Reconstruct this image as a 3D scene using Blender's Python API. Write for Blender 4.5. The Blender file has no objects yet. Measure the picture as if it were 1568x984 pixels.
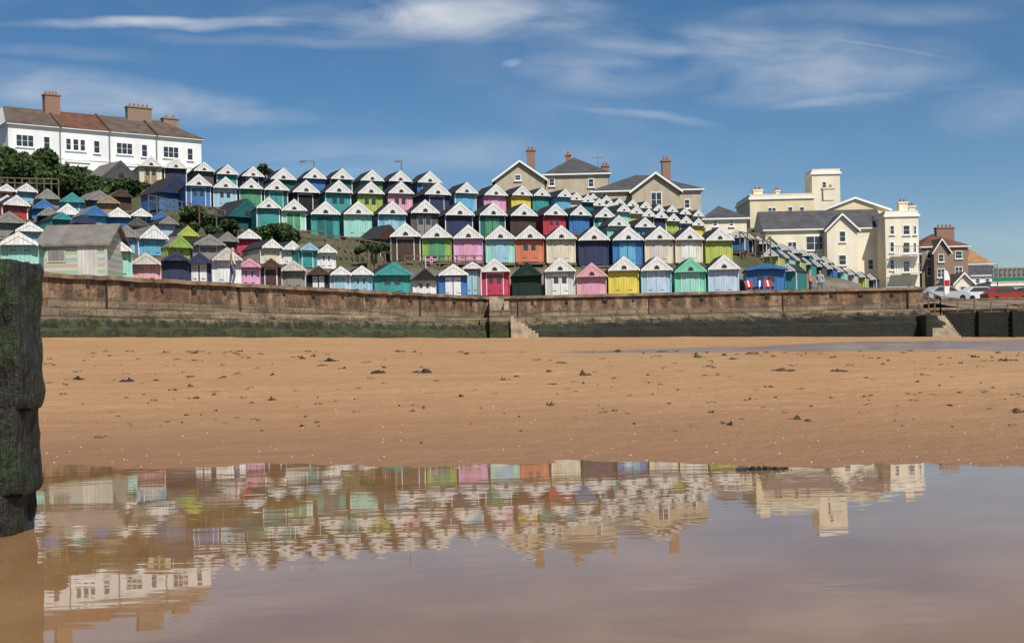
import bpy, math, random
import numpy as np
from mathutils import Vector, noise, Matrix
random.seed(7); rng=np.random.default_rng(5)
F=1893.0; H=0.6; ROLL=math.radians(1.3); CX,CYH=784.0,540.0
c_,s_=math.cos(ROLL),math.sin(ROLL)
# survey: sighting (u,v) taken from the camera station + range Y  -> world X,Z
def SV(u,v,Y):
    du=u-CX; dv=CYH-v
    return ((du*c_+dv*s_)*Y/F, H+(-du*s_+dv*c_)*Y/F)
scene=bpy.context.scene
scene.view_settings.view_transform='Standard'; scene.view_settings.look='None'; scene.view_settings.exposure=0
# ------------------------------------------------------------ materials
def lin(c): return tuple((x/12.92 if x<=.04045 else ((x+.055)/1.055)**2.4) for x in c)
def rgb(r,g,b,k=.85): return tuple(k*x for x in lin((r/255,g/255,b/255)))
MATS={}
def N(nt,t,**kw):
    n=nt.nodes.new(t)
    for k,v in kw.items(): setattr(n,k,v)
    return n
def mat(name,col,rough=.75,var=.18,scale=2.5,bump=.0,planks=None,streak=0,metal=0,spec=.3):
    if name in MATS: return MATS[name]
    m=bpy.data.materials.new(name); m.use_nodes=True; nt=m.node_tree; L=nt.links
    b=nt.nodes['Principled BSDF']; b.inputs['Roughness'].default_value=rough; b.inputs['Metallic'].default_value=metal
    b.inputs['Specular IOR Level'].default_value=spec
    tc=N(nt,'ShaderNodeTexCoord')
    nz=N(nt,'ShaderNodeTexNoise'); nz.inputs['Scale'].default_value=scale; nz.inputs['Detail'].default_value=3; nz.inputs['Roughness'].default_value=.65
    mp=N(nt,'ShaderNodeMapping'); mp.inputs['Scale'].default_value=(1,1,.35 if streak else 1)
    L.new(tc.outputs['Object'],mp.inputs['Vector']); L.new(mp.outputs[0],nz.inputs['Vector'])
    r=N(nt,'ShaderNodeValToRGB'); e=r.color_ramp.elements
    e[0].position=.3; e[1].position=.7
    e[0].color=tuple(x*(1-var) for x in col)+(1,); e[1].color=tuple(min(1,x*(1+var*.5)) for x in col)+(1,)
    L.new(nz.outputs['Fac'],r.inputs['Fac'])
    out=r.outputs['Color']; hgt=nz.outputs['Fac']
    if planks:
        ax,sz=planks
        sp=N(nt,'ShaderNodeSeparateXYZ'); L.new(tc.outputs['Object'],sp.inputs[0])
        src=sp.outputs['XYZ'.index(ax)]
        d=N(nt,'ShaderNodeMath',operation='DIVIDE'); L.new(src,d.inputs[0]); d.inputs[1].default_value=sz
        fr=N(nt,'ShaderNodeMath',operation='FRACT'); L.new(d.outputs[0],fr.inputs[0])
        lt=N(nt,'ShaderNodeMath',operation='LESS_THAN'); L.new(fr.outputs[0],lt.inputs[0]); lt.inputs[1].default_value=.14
        mx=N(nt,'ShaderNodeMix',data_type='RGBA',blend_type='MULTIPLY'); ml=N(nt,'ShaderNodeMath',operation='MULTIPLY'); ml.inputs[1].default_value=.45
        L.new(lt.outputs[0],ml.inputs[0]); L.new(ml.outputs[0],mx.inputs['Factor']); L.new(out,mx.inputs['A']); mx.inputs['B'].default_value=(.25,.25,.25,1)
        out=mx.outputs['Result']
    L.new(out,b.inputs['Base Color'])
    if bump:
        bp=N(nt,'ShaderNodeBump'); bp.inputs['Strength'].default_value=bump; bp.inputs['Distance'].default_value=.05
        L.new(hgt,bp.inputs['Height']); L.new(bp.outputs[0],b.inputs['Normal'])
    MATS[name]=m; return m
def paint(name,r,g,b,k=.85):
    c=rgb(r,g,b,k); l=sum(c)/3; c=tuple(x*.87+l*.13 for x in c)
    return mat('paint_'+name,c,.6,.24,2.2,.0,('X',.16),1)
P={}
for n,c in dict(white=(242,240,234),offwhite=(212,206,195),cream=(230,217,185),mint=(160,222,204),teal=(50,160,155),dteal=(25,108,108),
  green=(80,158,112),lime=(150,185,75),ylime=(188,200,75),pink=(232,155,182),lilac=(235,170,212),crimson=(210,45,88),red=(198,50,50),rose=(235,172,175),
  orange=(222,125,85),navy=(52,60,95),blue=(52,120,185),ltblue=(155,203,222),sky=(98,180,215),paleblue=(192,213,232),yellow=(238,212,55),
  dgreen=(15,48,34),brown=(85,62,50),dark=(50,45,42),grey=(150,145,138),dgrey=(95,92,90),seagreen=(120,218,178),black=(30,30,34),stripe=(180,180,150),tan=(170,145,110)).items():
    P[n]=paint(n,*c)
felt=mat('roof_felt',(.032,.032,.036),.9,.35,2,.3)
feltg=mat('roof_felt_weathered',(.19,.17,.15),.9,.35,2,.3)
under=mat('dark_timber',(.04,.033,.028),.9,.3,3)
glass=mat('window_glass',(.03,.035,.04),.08,.1,1,spec=.8)
wood=mat('weathered_timber',(.17,.125,.085),.85,.35,4,.3)
slate=mat('slate_roof',(.085,.082,.085),.7,.35,1.2,.2,('Z',.28))
redtile=mat('red_tile_roof',(.16,.07,.045),.85,.4,1.0,.2,('Z',.25))
browntile=mat('brown_tile_roof',(.125,.09,.068),.85,.4,1.0,.2,('Z',.25))
render_w=mat('white_render',(.8,.8,.78),.8,.14,.6,.0,None,1)
render_c=mat('cream_render',(.72,.61,.40),.8,.16,.6,.0,None,1)
render_p=mat('pale_cream_render',(.78,.70,.54),.8,.16,.6,.0,None,1)
render_t=mat('tan_pebbledash',(.47,.40,.29),.85,.2,1.5,.1,None,1)
trimw=mat('white_trim',(.8,.8,.78),.6,.06,2)
potm=mat('terracotta',(.35,.13,.07),.85,.25,4)
steel=mat('galvanised_steel',(.25,.26,.27),.5,.15,3,metal=.6)
def brickmat(name,c1,c2,mo,sc=1.0):
    m=bpy.data.materials.new(name); m.use_nodes=True; nt=m.node_tree; L=nt.links; b=nt.nodes['Principled BSDF']; b.inputs['Roughness'].default_value=.9
    tc=N(nt,'ShaderNodeTexCoord'); sp=N(nt,'ShaderNodeSeparateXYZ'); cb=N(nt,'ShaderNodeCombineXYZ'); a=N(nt,'ShaderNodeMath',operation='ADD')
    L.new(tc.outputs['Object'],sp.inputs[0]); L.new(sp.outputs[0],a.inputs[0]); L.new(sp.outputs[1],a.inputs[1]); L.new(a.outputs[0],cb.inputs[0]); L.new(sp.outputs[2],cb.inputs[1])
    br=N(nt,'ShaderNodeTexBrick'); L.new(cb.outputs[0],br.inputs['Vector']); br.inputs['Scale'].default_value=4*sc
    br.inputs['Color1'].default_value=c1+(1,); br.inputs['Color2'].default_value=c2+(1,); br.inputs['Mortar'].default_value=mo+(1,)
    L.new(br.outputs['Color'],b.inputs['Base Color']); return m
brick=brickmat('red_brick',(.22,.11,.07),(.29,.16,.1),(.28,.24,.2))
brickb=brickmat('brown_brick',(.22,.14,.1),(.28,.19,.13),(.25,.22,.18))
# ------------------------------------------------------------ mesh builder
class MB:
    def __init__(s): s.v=[];s.f=[];s.m=[];s.ml=[]
    def mi(s,m):
        if m not in s.ml: s.ml.append(m)
        return s.ml.index(m)
    def poly(s,pts,m):
        i=len(s.v); s.v+= [tuple(p) for p in pts]; s.f.append(tuple(range(i,i+len(pts)))); s.m.append(s.mi(m))
    def hexa(s,p,m):
        i=len(s.v); s.v+=[tuple(q) for q in p]; k=s.mi(m)
        for f in ((0,3,2,1),(4,5,6,7),(0,1,5,4),(1,2,6,5),(2,3,7,6),(3,0,4,7)):
            s.f.append(tuple(i+a for a in f)); s.m.append(k)
    def box(s,x0,x1,y0,y1,z0,z1,m):
        s.hexa([(x0,y0,z0),(x1,y0,z0),(x1,y1,z0),(x0,y1,z0),(x0,y0,z1),(x1,y0,z1),(x1,y1,z1),(x0,y1,z1)],m)
    def prism(s,pts,y0,y1,m):
        n=len(pts); i=len(s.v); k=s.mi(m)
        s.v+=[(x,y0,z) for x,z in pts]+[(x,y1,z) for x,z in pts]
        s.f.append(tuple(range(i,i+n))); s.m.append(k)
        s.f.append(tuple(range(i+2*n-1,i+n-1,-1))); s.m.append(k)
        for a in range(n):
            b=(a+1)%n; s.f.append((i+a,i+n+a,i+n+b,i+b)); s.m.append(k)
    def cyl(s,x,y,z0,z1,r0,r1,m,n=8):
        i=len(s.v);k=s.mi(m)
        for z,r in((z0,r0),(z1,r1)):
            s.v+=[(x+r*math.cos(2*math.pi*a/n),y+r*math.sin(2*math.pi*a/n),z) for a in range(n)]
        for a in range(n):
            b=(a+1)%n; s.f.append((i+a,i+b,i+n+b,i+n+a)); s.m.append(k)
        s.f.append(tuple(range(i+n,i+2*n))); s.m.append(k)
    def done(s,name,loc=(0,0,0),rz=0,smooth=False):
        me=bpy.data.meshes.new(name); me.from_pydata(s.v,[],s.f)
        for m in s.ml: me.materials.append(m)
        me.polygons.foreach_set('material_index',s.m)
        if smooth: me.polygons.foreach_set('use_smooth',[True]*len(s.f))
        me.update(); o=bpy.data.objects.new(name,me); scene.collection.objects.link(o); o.location=loc; o.rotation_euler[2]=rz; return o
CTRL=[]
# ------------------------------------------------------------ beach huts
def hut(px,pk,wpx,Y,col,gab='white',roof=None,yaw=.12,depth=2.4,base=None,door=None,deco=True,hgk=.42,ov=.3,name='beach_hut',over=1.0):
    roof=roof or felt
    X,zp=SV(px,pk,Y); w=wpx*Y/F
    tot=1.2*w if base is None else max(1.2,(base-pk)*Y/F)
    hg=hgk*w; hw=tot-hg; zb=zp-tot
    CTRL.append((X,Y+.8,zb-.05))
    C=P[col]; G=P[gab]; D=P[door] if door else C
    b=MB(); hb=w*.465
    b.box(-hb,hb,0,depth,0,hw,C)
    b.prism([(-hb,hw+.002),(hb,hw+.002),(0,hw+hg*.92)],.003,depth-.003,C)
    b.box(-hb+.05,hb-.05,.05,depth-.05,-1.6,-.002,under)
    e=w*.5*over
    hr=hw+hg
    for sg in(-1,1):
        b.hexa([(sg*e,-ov,hw-.06),(0,-ov,hr-.03),(0,depth+.1,hr-.03),(sg*e,depth+.1,hw-.06),
                (sg*e,-ov,hw-.0),(0,-ov,hr+.03),(0,depth+.1,hr+.03),(sg*e,depth+.1,hw-.0)],roof)
        t=.12*w
        b.hexa([(sg*e,-ov-.05,hw-.10),(0,-ov-.05,hr-t*.9),(0,-ov-.003,hr-t*.9),(sg*e,-ov-.003,hw-.10),
                (sg*e,-ov-.05,hw+.03),(0,-ov-.05,hr+.04),(0,-ov-.003,hr+.04),(sg*e,-ov-.003,hw+.03)],G)
    b.prism([(-e*.93,hw-.04),(e*.93,hw-.04),(0,hr-.06)],-ov-.03,-ov-.006,G)
    if deco:
        r=.085*w; zc=hw+hg*.16
        b.prism([(-r,zc-r*.6),(r,zc-r*.6),(r*.8,zc+r*.4),(0,zc+r*.9),(-r*.8,zc+r*.4)],-ov-.036,-ov-.031,under)
    dw=w*.26; dh=hw*.9
    fr=P['white'] if random.random()<.22 else C
    b.box(-dw-.05,-dw,-.035,-.003,.02,dh+.05,fr); b.box(dw,dw+.05,-.035,-.003,.02,dh+.05,fr); b.box(-dw,dw,-.035,-.003,dh,dh+.05,fr)
    b.box(-dw+.005,-.012,-.028,-.003,.03,dh-.01,D); b.box(.012,dw-.005,-.028,-.003,.03,dh-.01,D)
    b.box(-.03,.03,-.045,-.0285,.03,dh-.01,C)
    for z in (dh*.2,dh*.8):
        b.box(-dw+.02,-dw+.3*dw+.1,-.04,-.03,z,z+.03,under); b.box(dw-.3*dw-.1,dw-.02,-.04,-.03,z,z+.03,under)
    cb=G if random.random()<.3 else C
    for sg in(-1,1): b.box(sg*hb-.03,sg*hb+.03,-.045,.04,0,hw-.1,cb)
    if random.random()<.2:
        b.box(-dw+.1,-.1,-.036,-.0285,dh*.55,dh*.85,glass); b.box(.1,dw-.1,-.036,-.0285,dh*.55,dh*.85,glass)
    b.box(-hb,hb,-.55,-.05,-.2,-.06,wood)
    for x in(-hb+.08,hb-.08): b.box(x-.05,x+.05,-.5,-.4,-1.4,-.2,wood)
    return b.done(name,(X,Y,zb),yaw)
def row(lst,Y0,Y1,yaw,wk=.995,**k):
    xs=[l[0] for l in lst]
    for i,l in enumerate(lst):
        Y=Y0+(Y1-Y0)*(l[0]-xs[0])/(xs[-1]-xs[0])
        nb=[abs(l[0]-lst[j][0]) for j in(i-1,i+1) if 0<=j<len(lst)]
        w=l[5] if len(l)>5 else min(nb)
        kw=dict(k)
        if len(l)>4 and l[4]: kw['door']=l[4]
        hut(l[0],l[1],w*wk,Y,l[2],l[3],yaw=yaw+random.uniform(-.02,.02),**kw)
W='white'
row([(757,396,'crimson',W,None,47),(806,402,'dgreen','dgreen',None,47),(857,395,'offwhite',W,'white',48),(905,403,'rose','rose','pink',48),(954,393,'yellow',W,None,49),(1004,393,'ltblue',W,'paleblue',49),(1056,395,'seagreen','seagreen','mint',50),(1107,391,'paleblue',W,None,50)],75.5,75.5,.04)
row([(620,342,'brown',W,None,49),(668,344,'lime',W,'green',48),(716,345,'lilac',W,'pink'),(765,346,'mint',W,'ltblue',48),(810,346,'orange',W,None,47),(858,346,'cream',W,None,48),(908,347,'navy',W,'navy',50),(960,347,'blue',W,'sky',50),(1008,347,'cream',W,'offwhite',48),(1054,348,'cream',W,'white',46),(1100,349,'ylime',W,None,46)],79,82.5,.16,.98)
row([(410,303,'teal',W,None,40),(449,306,'mint',W,'green',42),(497,309,'teal',W,'dteal',49),(547,309,'mint',W,None,49),(599,309,'sky',W,'ltblue',49),(649,307,'dgrey',W,'grey',49),(702,310,'navy',W,None,50),(753,311,'dteal',W,'green',48),(800,312,'brown',W,None,47),(848,313,'red',W,'crimson',42),(886,315,'blue',W,None,38),(924,318,'teal',W,'mint',38)],80,90,.36,.93)
row([(303,268,'blue',W,None,44),(344,272,'ltblue',W,None,42),(383,274,'green',W,None,40),(422,275,'dteal',W,'teal',43),(467,277,'black',W,None,47),(517,277,'teal',W,None,48),(566,279,'lime',W,'ylime',47),(612,279,'rose',W,'pink',46),(668,280,'navy',W,None,48),(712,280,'sky',W,None,42),(757,283,'pink',W,'lilac',43),(797,285,'yellow',W,None,38),(827,288,'teal',W,None,32)],86,98,.45,.9)
row([(230,240,'cream',W,'tan',40),(268,243,'navy',W,None,40),(311,249,'dgrey',W),(347,253,'teal',W,None,38),(386,256,'navy',W),(432,258,'dteal',W),(480,258,'blue',W),(522,259,'dteal',W),(568,261,'green',W),(611,262,'navy',W),(656,263,'blue',W,None,46)],94,105,.48,.88)
cyc=['yellow','teal','cream','blue','offwhite','mint','dgrey','navy','ylime','sky','brown','dteal','dark']
def arc(p0,p1,n,w0,w1,Y0,Y1,yaw,base=None,**k):
    for i in range(n):
        t=i/(n-1); hut(p0[0]+(p1[0]-p0[0])*t,p0[1]+(p1[1]-p0[1])*t+random.uniform(-1,1),w0+(w1-w0)*t,Y0+(Y1-Y0)*t,random.choice(cyc),'white',yaw=yaw,**k)
arc((862,291),(932,308),5,27,25,98,104,.5)
arc((952,312),(1066,335),7,27,25,93,99,.5)
arc((905,297),(1066,322),9,24,22,106,112,.55)
arc((945,331),(985,334),2,36,34,88,89,.3)
arc((1128,352),(1262,392),9,26,23,88,101,-.35)
arc((1180,381),(1332,420),10,26,20,86,112,-.4)
hut(375,305,66,82.5,'dteal','dteal',yaw=.75,depth=2.4,base=352)
hut(268,270,62,88,'blue','navy',yaw=.75,depth=2.6,base=322)
hut(182,247,66,97,'dark','dgrey',yaw=.8,depth=3,base=285,roof=feltg)
hut(592,345,52,82,'dgrey','brown',yaw=.8,depth=2.4,base=395)
hut(1172,404,62,77.2,'blue','blue',yaw=-.12,depth=3.2,base=452,hgk=.12,deco=False)
hut(1207,404,26,77.8,'teal','white',yaw=-.5,base=448)
def tw(px):
    k=(px-784)/1893; return max(-.2,min(1.0,(45*k+17)/(15.5-27*k)))
def Yf(px): return 45+27*tw(px)
FL=[(30,357,408,56,'mint',W),(184,371,428,34,'mint',W),(224,388,430,44,'rose','offwhite'),(268,387,432,40,'navy','navy'),(304,388,433,38,'navy','navy'),
(346,380,436,46,'white','offwhite'),(381,397,439,34,'lilac','pink'),(414,397,440,32,'brown','brown'),(449,400,443,38,'grey','offwhite'),(487,408,445,34,'dark','brown'),
(520,409,447,32,'ltblue','white'),(552,408,448,36,'ltblue','white'),(600,402,451,60,'teal','teal'),(649,412,454,38,'white','black'),(693,405,455,46,'blue','white'),(722,402,452,30,'grey','white')]
for px,pk,ba,w,c,g in FL:
    hut(px,pk,w,Yf(px)+3.0,c,g,yaw=random.uniform(.15,.4),base=ba,deco=False,depth=2.0,roof=random.choice([felt,feltg,felt]),hgk=random.uniform(.26,.42),door=c if random.random()<.6 else random.choice(['white','ltblue']))
ML=[(8,283,318,30,'red',W),(38,282,312,34,'ltblue',W),(72,290,318,36,'grey','grey'),(22,300,335,42,'red',W),(110,296,322,36,'sky','teal'),(66,306,335,34,'blue','blue'),(102,313,340,40,'paleblue',W),
(150,292,322,42,'dgrey','grey'),(184,290,322,34,'brown','brown'),(143,316,349,40,'sky','blue'),(180,319,349,36,'blue',W),(214,320,350,34,'teal',W),(245,324,354,32,'blue','blue'),(12,325,368,48,'grey','grey'),(44,341,375,42,'ltblue',W),
(192,346,388,42,'ltblue','grey'),(232,346,392,46,'sky',W),(272,362,396,40,'ylime','lime'),(285,347,370,34,'yellow','ylime'),(318,360,398,50,'grey','grey'),(345,356,392,36,'dgrey','grey'),
(380,352,388,36,'crimson',W),(413,367,404,34,'cream',W),(443,370,405,34,'white',W),(470,373,410,32,'teal','ltblue'),(499,375,412,30,'white',W),(128,330,362,34,'navy','navy'),(92,326,356,30,'teal','teal'),
(165,300,334,34,'tan','tan'),(255,332,362,30,'paleblue','grey'),(8,300,330,26,'paleblue',W),(75,318,350,34,'dgreen','grey'),(210,334,370,34,'dark','dgrey')]
for px,pk,ba,w,c,g in ML:
    Y=Yf(px)+3+(428-ba+(px/40))*.3
    hut(px,pk,w,Y,c,g,yaw=random.uniform(.35,.8),base=ba,deco=False,depth=2.4,roof=random.choice([felt,feltg]),hgk=random.uniform(.3,.42))
def striped():
    Y=49.0; X,zr=SV(112,340,Y); _,zb=SV(112,424,Y)
    m=bpy.data.materials.new('pastel_boards'); m.use_nodes=True; nt=m.node_tree; L=nt.links; bs=nt.nodes['Principled BSDF']; bs.inputs['Roughness'].default_value=.6
    tc=N(nt,'ShaderNodeTexCoord'); sp=N(nt,'ShaderNodeSeparateXYZ'); L.new(tc.outputs['Object'],sp.inputs[0])
    d=N(nt,'ShaderNodeMath',operation='DIVIDE'); L.new(sp.outputs[2],d.inputs[0]); d.inputs[1].default_value=.75
    fr=N(nt,'ShaderNodeMath',operation='FRACT'); L.new(d.outputs[0],fr.inputs[0])
    r=N(nt,'ShaderNodeValToRGB'); r.color_ramp.interpolation='CONSTANT'
    cols=[(205,202,185),(165,188,150),(205,202,185),(192,170,168),(200,194,145),(155,178,186)]
    r.color_ramp.elements[0].color=rgb(*cols[0])+(1,); r.color_ramp.elements[1].position=1/6; r.color_ramp.elements[1].color=rgb(*cols[1])+(1,)
    for i in range(2,6): e=r.color_ramp.elements.new(i/6); e.color=rgb(*cols[i])+(1,)
    L.new(fr.outputs[0],r.inputs[0]); L.new(r.outputs[0],bs.inputs['Base Color'])
    b=MB(); t=zr-zb; hw=t*.60; L2=1.3; D=1.25
    b.box(-L2,L2,-D,D,-1,hw,m)
    for sg in(-1,1):
        b.hexa([(-L2-.2,sg*(D+.15),hw-.1),(L2+.2,sg*(D+.15),hw-.1),(L2+.2,0,t-.05),(-L2-.2,0,t-.05),
                (-L2-.2,sg*(D+.15),hw-.02),(L2+.2,sg*(D+.15),hw-.02),(L2+.2,0,t+.03),(-L2-.2,0,t+.03)],feltg)
        x=sg*(L2+.0)
        b.poly([(x,-D,hw+.001),(x,D,hw+.001),(x,0,t-.06)],m)
    b.box(L2-.06,L2+.04,-D-.04,-D+.05,-.5,hw-.1,P['offwhite']); b.box(-L2-.04,-L2+.06,-D-.04,-D+.05,-.5,hw-.1,P['offwhite'])
    b.box(.15,.95,-D-.03,-D-.003,0,hw*.92,P['offwhite']); b.box(-1.05,-.3,-D-.03,-D-.003,hw*.45,hw*.85,P['offwhite']); b.box(-1.0,-.35,-D-.036,-D-.031,hw*.5,hw*.8,P['grey'])
    b.done('beach_hut',(X,Y+1.2,zb),.0); CTRL.append((X,Y,zb))
striped()
# ------------------------------------------------------------ beach & wall geometry
WALL=[(-90,32),(-24.47,32),(-1.5,72),(24,72),(24.0,84),(160,86)]
def Yw(x):
    if x<-24.47: return 32.0
    if x<-1.5: return 32+(x+24.47)/22.97*40
    if x<24: return 72.0
    return 84+(x-24)*.0147
def zb(x): return float(np.interp(x,[-17,-1.5,10,24,60],[1.62,1.52,1.3,.98,.9]))
def edge(x): return 6.6-.28*max(-8,min(6,x))+.25*math.sin(x*1.3+1)*.5+.12*math.sin(x*3.7)
def sandz(x,y):
    e=edge(x); yw=Yw(x); t=(y-e)/(yw-e)
    if t<0: z=max(-.12,(y-e)*.035)
    else: z=zb(x)*t
    k=min(1,max(.15,(y-5)/12)) if y>0 else .2
    n=noise.noise(Vector((x*.35,y*.35,0)))*.035*k+noise.noise(Vector((x*1.3,y*1.3,3)))*.018*min(1,k*1.5)+noise.noise(Vector((x*5,y*5,9)))*(.004+.006*k)
    return z+n
def sheet(name,xs,ys,fz,m):
    nx,ny=len(xs),len(ys[0]) if hasattr(ys[0],'__len__') else len(ys)
    v=[]
    for i,x in enumerate(xs):
        yy=ys[i] if hasattr(ys[0],'__len__') else ys
        for y in yy: v.append((x,y,fz(x,y)))
    f=[(i*ny+j,(i+1)*ny+j,(i+1)*ny+j+1,i*ny+j+1) for i in range(nx-1) for j in range(ny-1)]
    me=bpy.data.meshes.new(name); me.from_pydata(v,[],f); me.materials.append(m); me.polygons.foreach_set('use_smooth',[True]*len(f)); me.update()
    o=bpy.data.objects.new(name,me); scene.collection.objects.link(o); return o
sm=bpy.data.materials.new('beach_sand'); sm.use_nodes=True; nt=sm.node_tree; L=nt.links; bs=nt.nodes['Principled BSDF']
tc=N(nt,'ShaderNodeNewGeometry')
def tnoise(sc,det=6,vec=None,ro=.6,scale3=None):
    n=N(nt,'ShaderNodeTexNoise'); n.inputs['Scale'].default_value=sc; n.inputs['Detail'].default_value=det; n.inputs['Roughness'].default_value=ro
    if scale3:
        mp=N(nt,'ShaderNodeMapping'); mp.inputs['Scale'].default_value=scale3; L.new(tc.outputs['Position'],mp.inputs['Vector']); L.new(mp.outputs[0],n.inputs['Vector'])
    else: L.new(tc.outputs['Position'],n.inputs['Vector'])
    return n.outputs['Fac']
def mth(op,a,b=None,c=None,clamp=False):
    n=N(nt,'ShaderNodeMath',operation=op); n.use_clamp=clamp
    for i,x in enumerate((a,b,c)):
        if x is None: continue
        if isinstance(x,(int,float)): n.inputs[i].default_value=x
        else: L.new(x,n.inputs[i])
    return n.outputs[0]
def mixc(f,a,b,bt='MIX'):
    n=N(nt,'ShaderNodeMix',data_type='RGBA',blend_type=bt)
    for k,x in(('Factor',f),('A',a),('B',b)):
        if isinstance(x,tuple): n.inputs[k].default_value=x+(1,)
        elif isinstance(x,(int,float)): n.inputs[k].default_value=x
        else: L.new(x,n.inputs[k])
    return n.outputs['Result']
def mrange(x,a,b,c=0,d=1):
    n=N(nt,'ShaderNodeMapRange'); L.new(x,n.inputs['Value'])
    for k,vv in(('From Min',a),('From Max',b),('To Min',c),('To Max',d)): n.inputs[k].default_value=vv
    return n.outputs['Result']
n1=tnoise(.25,3); n2=tnoise(6,5); n3=tnoise(60,3); n4=tnoise(1,4,scale3=(.5,1.6,1))
col=mixc(mrange(n1,.3,.7),(.41,.225,.10),(.50,.30,.145))
col=mixc(mrange(n4,.42,.66,0,.55),col,(.33,.18,.08))
col=mixc(mrange(n2,.38,.66,0,.6),col,(.31,.17,.075))
col=mixc(mrange(n3,.55,.7,0,.6),col,(.17,.10,.055))
sp=N(nt,'ShaderNodeSeparateXYZ'); L.new(tc.outputs['Position'],sp.inputs[0])
zn=mth('ADD',sp.outputs[2],mth('MULTIPLY',n2,.05))
wet=mrange(zn,.03,.17,1,0)
yc=mth('ADD',mth('MULTIPLY',sp.outputs[0],.25),27.0)
dist=mth('ABSOLUTE',mth('SUBTRACT',sp.outputs[1],mth('ADD',yc,mth('MULTIPLY',tnoise(.2,2),8))))
wd=mrange(sp.outputs[0],0,12,.0,9.5)
st=mth('MULTIPLY',mth('SUBTRACT',wd,dist),.8,clamp=True)
st=mth('MULTIPLY',st,mrange(tnoise(.5,3,scale3=(.5,2,1)),.36,.48),clamp=True)
col=mixc(mth('MULTIPLY',wet,.7),col,(.24,.115,.05))
col=mixc(mth('MULTIPLY',st,.8),col,(.17,.135,.11))
L.new(col,bs.inputs['Base Color'])
L.new(mth('SUBTRACT',mth('SUBTRACT',.9,mth('MULTIPLY',wet,.35)),mth('MULTIPLY',st,.75)),bs.inputs['Roughness'])
bs.inputs['Specular IOR Level'].default_value=.3
bp=N(nt,'ShaderNodeBump'); bp.inputs['Distance'].default_value=.045; bp.inputs['Strength'].default_value=.8
hh=mth('ADD',mth('ADD',mth('MULTIPLY',tnoise(3,3),1.0),mth('MULTIPLY',tnoise(9,2),.5)),mth('MULTIPLY',tnoise(30,3),.3)); L.new(hh,bp.inputs['Height']); L.new(bp.outputs[0],bs.inputs['Normal'])
xs=np.concatenate([np.linspace(-150,-30,20),np.linspace(-29,-8,50),np.linspace(-7.9,7.9,220),np.linspace(8,30,60),np.linspace(31,160,25)])
tt=np.concatenate([np.linspace(-60,0,8),np.linspace(1,5,10),np.linspace(5.2,12,140)])
YS=[]
for x in xs:
    yy=list(tt)+list(12.1+(Yw(x)+.35-12.1)*np.linspace(0,1,170)**1.3); YS.append(yy)
sheet('sand_beach',list(xs),YS,lambda x,y:sandz(x,y),sm)
# puddle
wm=bpy.data.materials.new('shallow_water'); wm.use_nodes=True; nt=wm.node_tree; L=nt.links; bs=nt.nodes['Principled BSDF']
tc=N(nt,'ShaderNodeNewGeometry')
wn=tnoise(.8,4)
L.new(mixc(mrange(wn,.35,.65),(.22,.115,.045),(.33,.185,.08)),bs.inputs['Base Color'])
bs.inputs['Roughness'].default_value=.018; bs.inputs['IOR'].default_value=1.32
b1=tnoise(1.0,2,scale3=(2.2,6.5,1)); b2=tnoise(1.0,1,scale3=(7,19,1))
bp=N(nt,'ShaderNodeBump'); bp.inputs['Distance'].default_value=.001; bp.inputs['Strength'].default_value=1
L.new(mth('ADD',mth('MULTIPLY',b1,.46),mth('MULTIPLY',b2,.085)),bp.inputs['Height']); L.new(bp.outputs[0],bs.inputs['Normal'])
sheet('tidal_pool_water',[-60,60],[-60,9.8],lambda x,y:0.0,wm)
# sea wall
wl=bpy.data.materials.new('sea_wall_concrete'); wl.use_nodes=True; nt=wl.node_tree; L=nt.links; bs=nt.nodes['Principled BSDF']; bs.inputs['Roughness'].default_value=.85
tc=N(nt,'ShaderNodeNewGeometry'); sp=N(nt,'ShaderNodeSeparateXYZ'); L.new(tc.outputs['Position'],sp.inputs[0]); Z=sp.outputs[2]
big=tnoise(.5,4); med=tnoise(2.5,5,ro=.75); vs=tnoise(1,5,scale3=(1.6,1.6,.3)); hs=tnoise(1,4,scale3=(.3,.3,7)); v2=tnoise(1,4,scale3=(5,5,.5))
c=mixc(mrange(big,.42,.58),(.19,.10,.05),(.34,.225,.135))
c=mixc(mrange(v2,.55,.7,0,.7),c,(.42,.33,.22))
c=mixc(mrange(vs,.44,.56,0,.85),c,(.085,.052,.032))
c=mixc(mrange(med,.5,.62,0,.8),c,(.055,.04,.028))
cz=N(nt,'ShaderNodeCombineXYZ'); L.new(mth('ADD',sp.outputs[0],mth('MULTIPLY',sp.outputs[1],.9)),cz.inputs[0]); L.new(Z,cz.inputs[1])
br=N(nt,'ShaderNodeTexBrick'); L.new(cz.outputs[0],br.inputs['Vector']); br.inputs['Scale'].default_value=1.0; br.inputs['Brick Width'].default_value=1.1; br.inputs['Row Height'].default_value=.33; br.inputs['Mortar Size'].default_value=.04
br.inputs['Color1'].default_value=(1,1,1,1); br.inputs['Color2'].default_value=(.5,.46,.4,1); br.inputs['Mortar'].default_value=(.2,.18,.15,1)
lowb=mrange(mth('ADD',Z,mth('MULTIPLY',med,.25)),3.2,3.05)
c2=mixc(.9,mixc(.45,c,(.36,.28,.18)),br.outputs['Color'],'MULTIPLY')
c2=mixc(.35,c2,mixc(mrange(hs,.42,.58),(.42,.33,.2),(.07,.06,.04)))
c=mixc(lowb,c,c2)
zz=mth('ADD',Z,mth('MULTIPLY',mth('SUBTRACT',med,.5),1.2))
lim=mrange(sp.outputs[0],-17,24,2.35,2.5)
weed=mth('MULTIPLY',mth('SUBTRACT',lim,zz),4,clamp=True)
wc=mixc(mrange(med,.42,.58),(.014,.018,.009),(.05,.06,.02))
wc=mixc(mrange(sp.outputs[0],-2,6),wc,(.007,.010,.006))
c=mixc(mth('MULTIPLY',weed,.95),c,wc)
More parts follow.
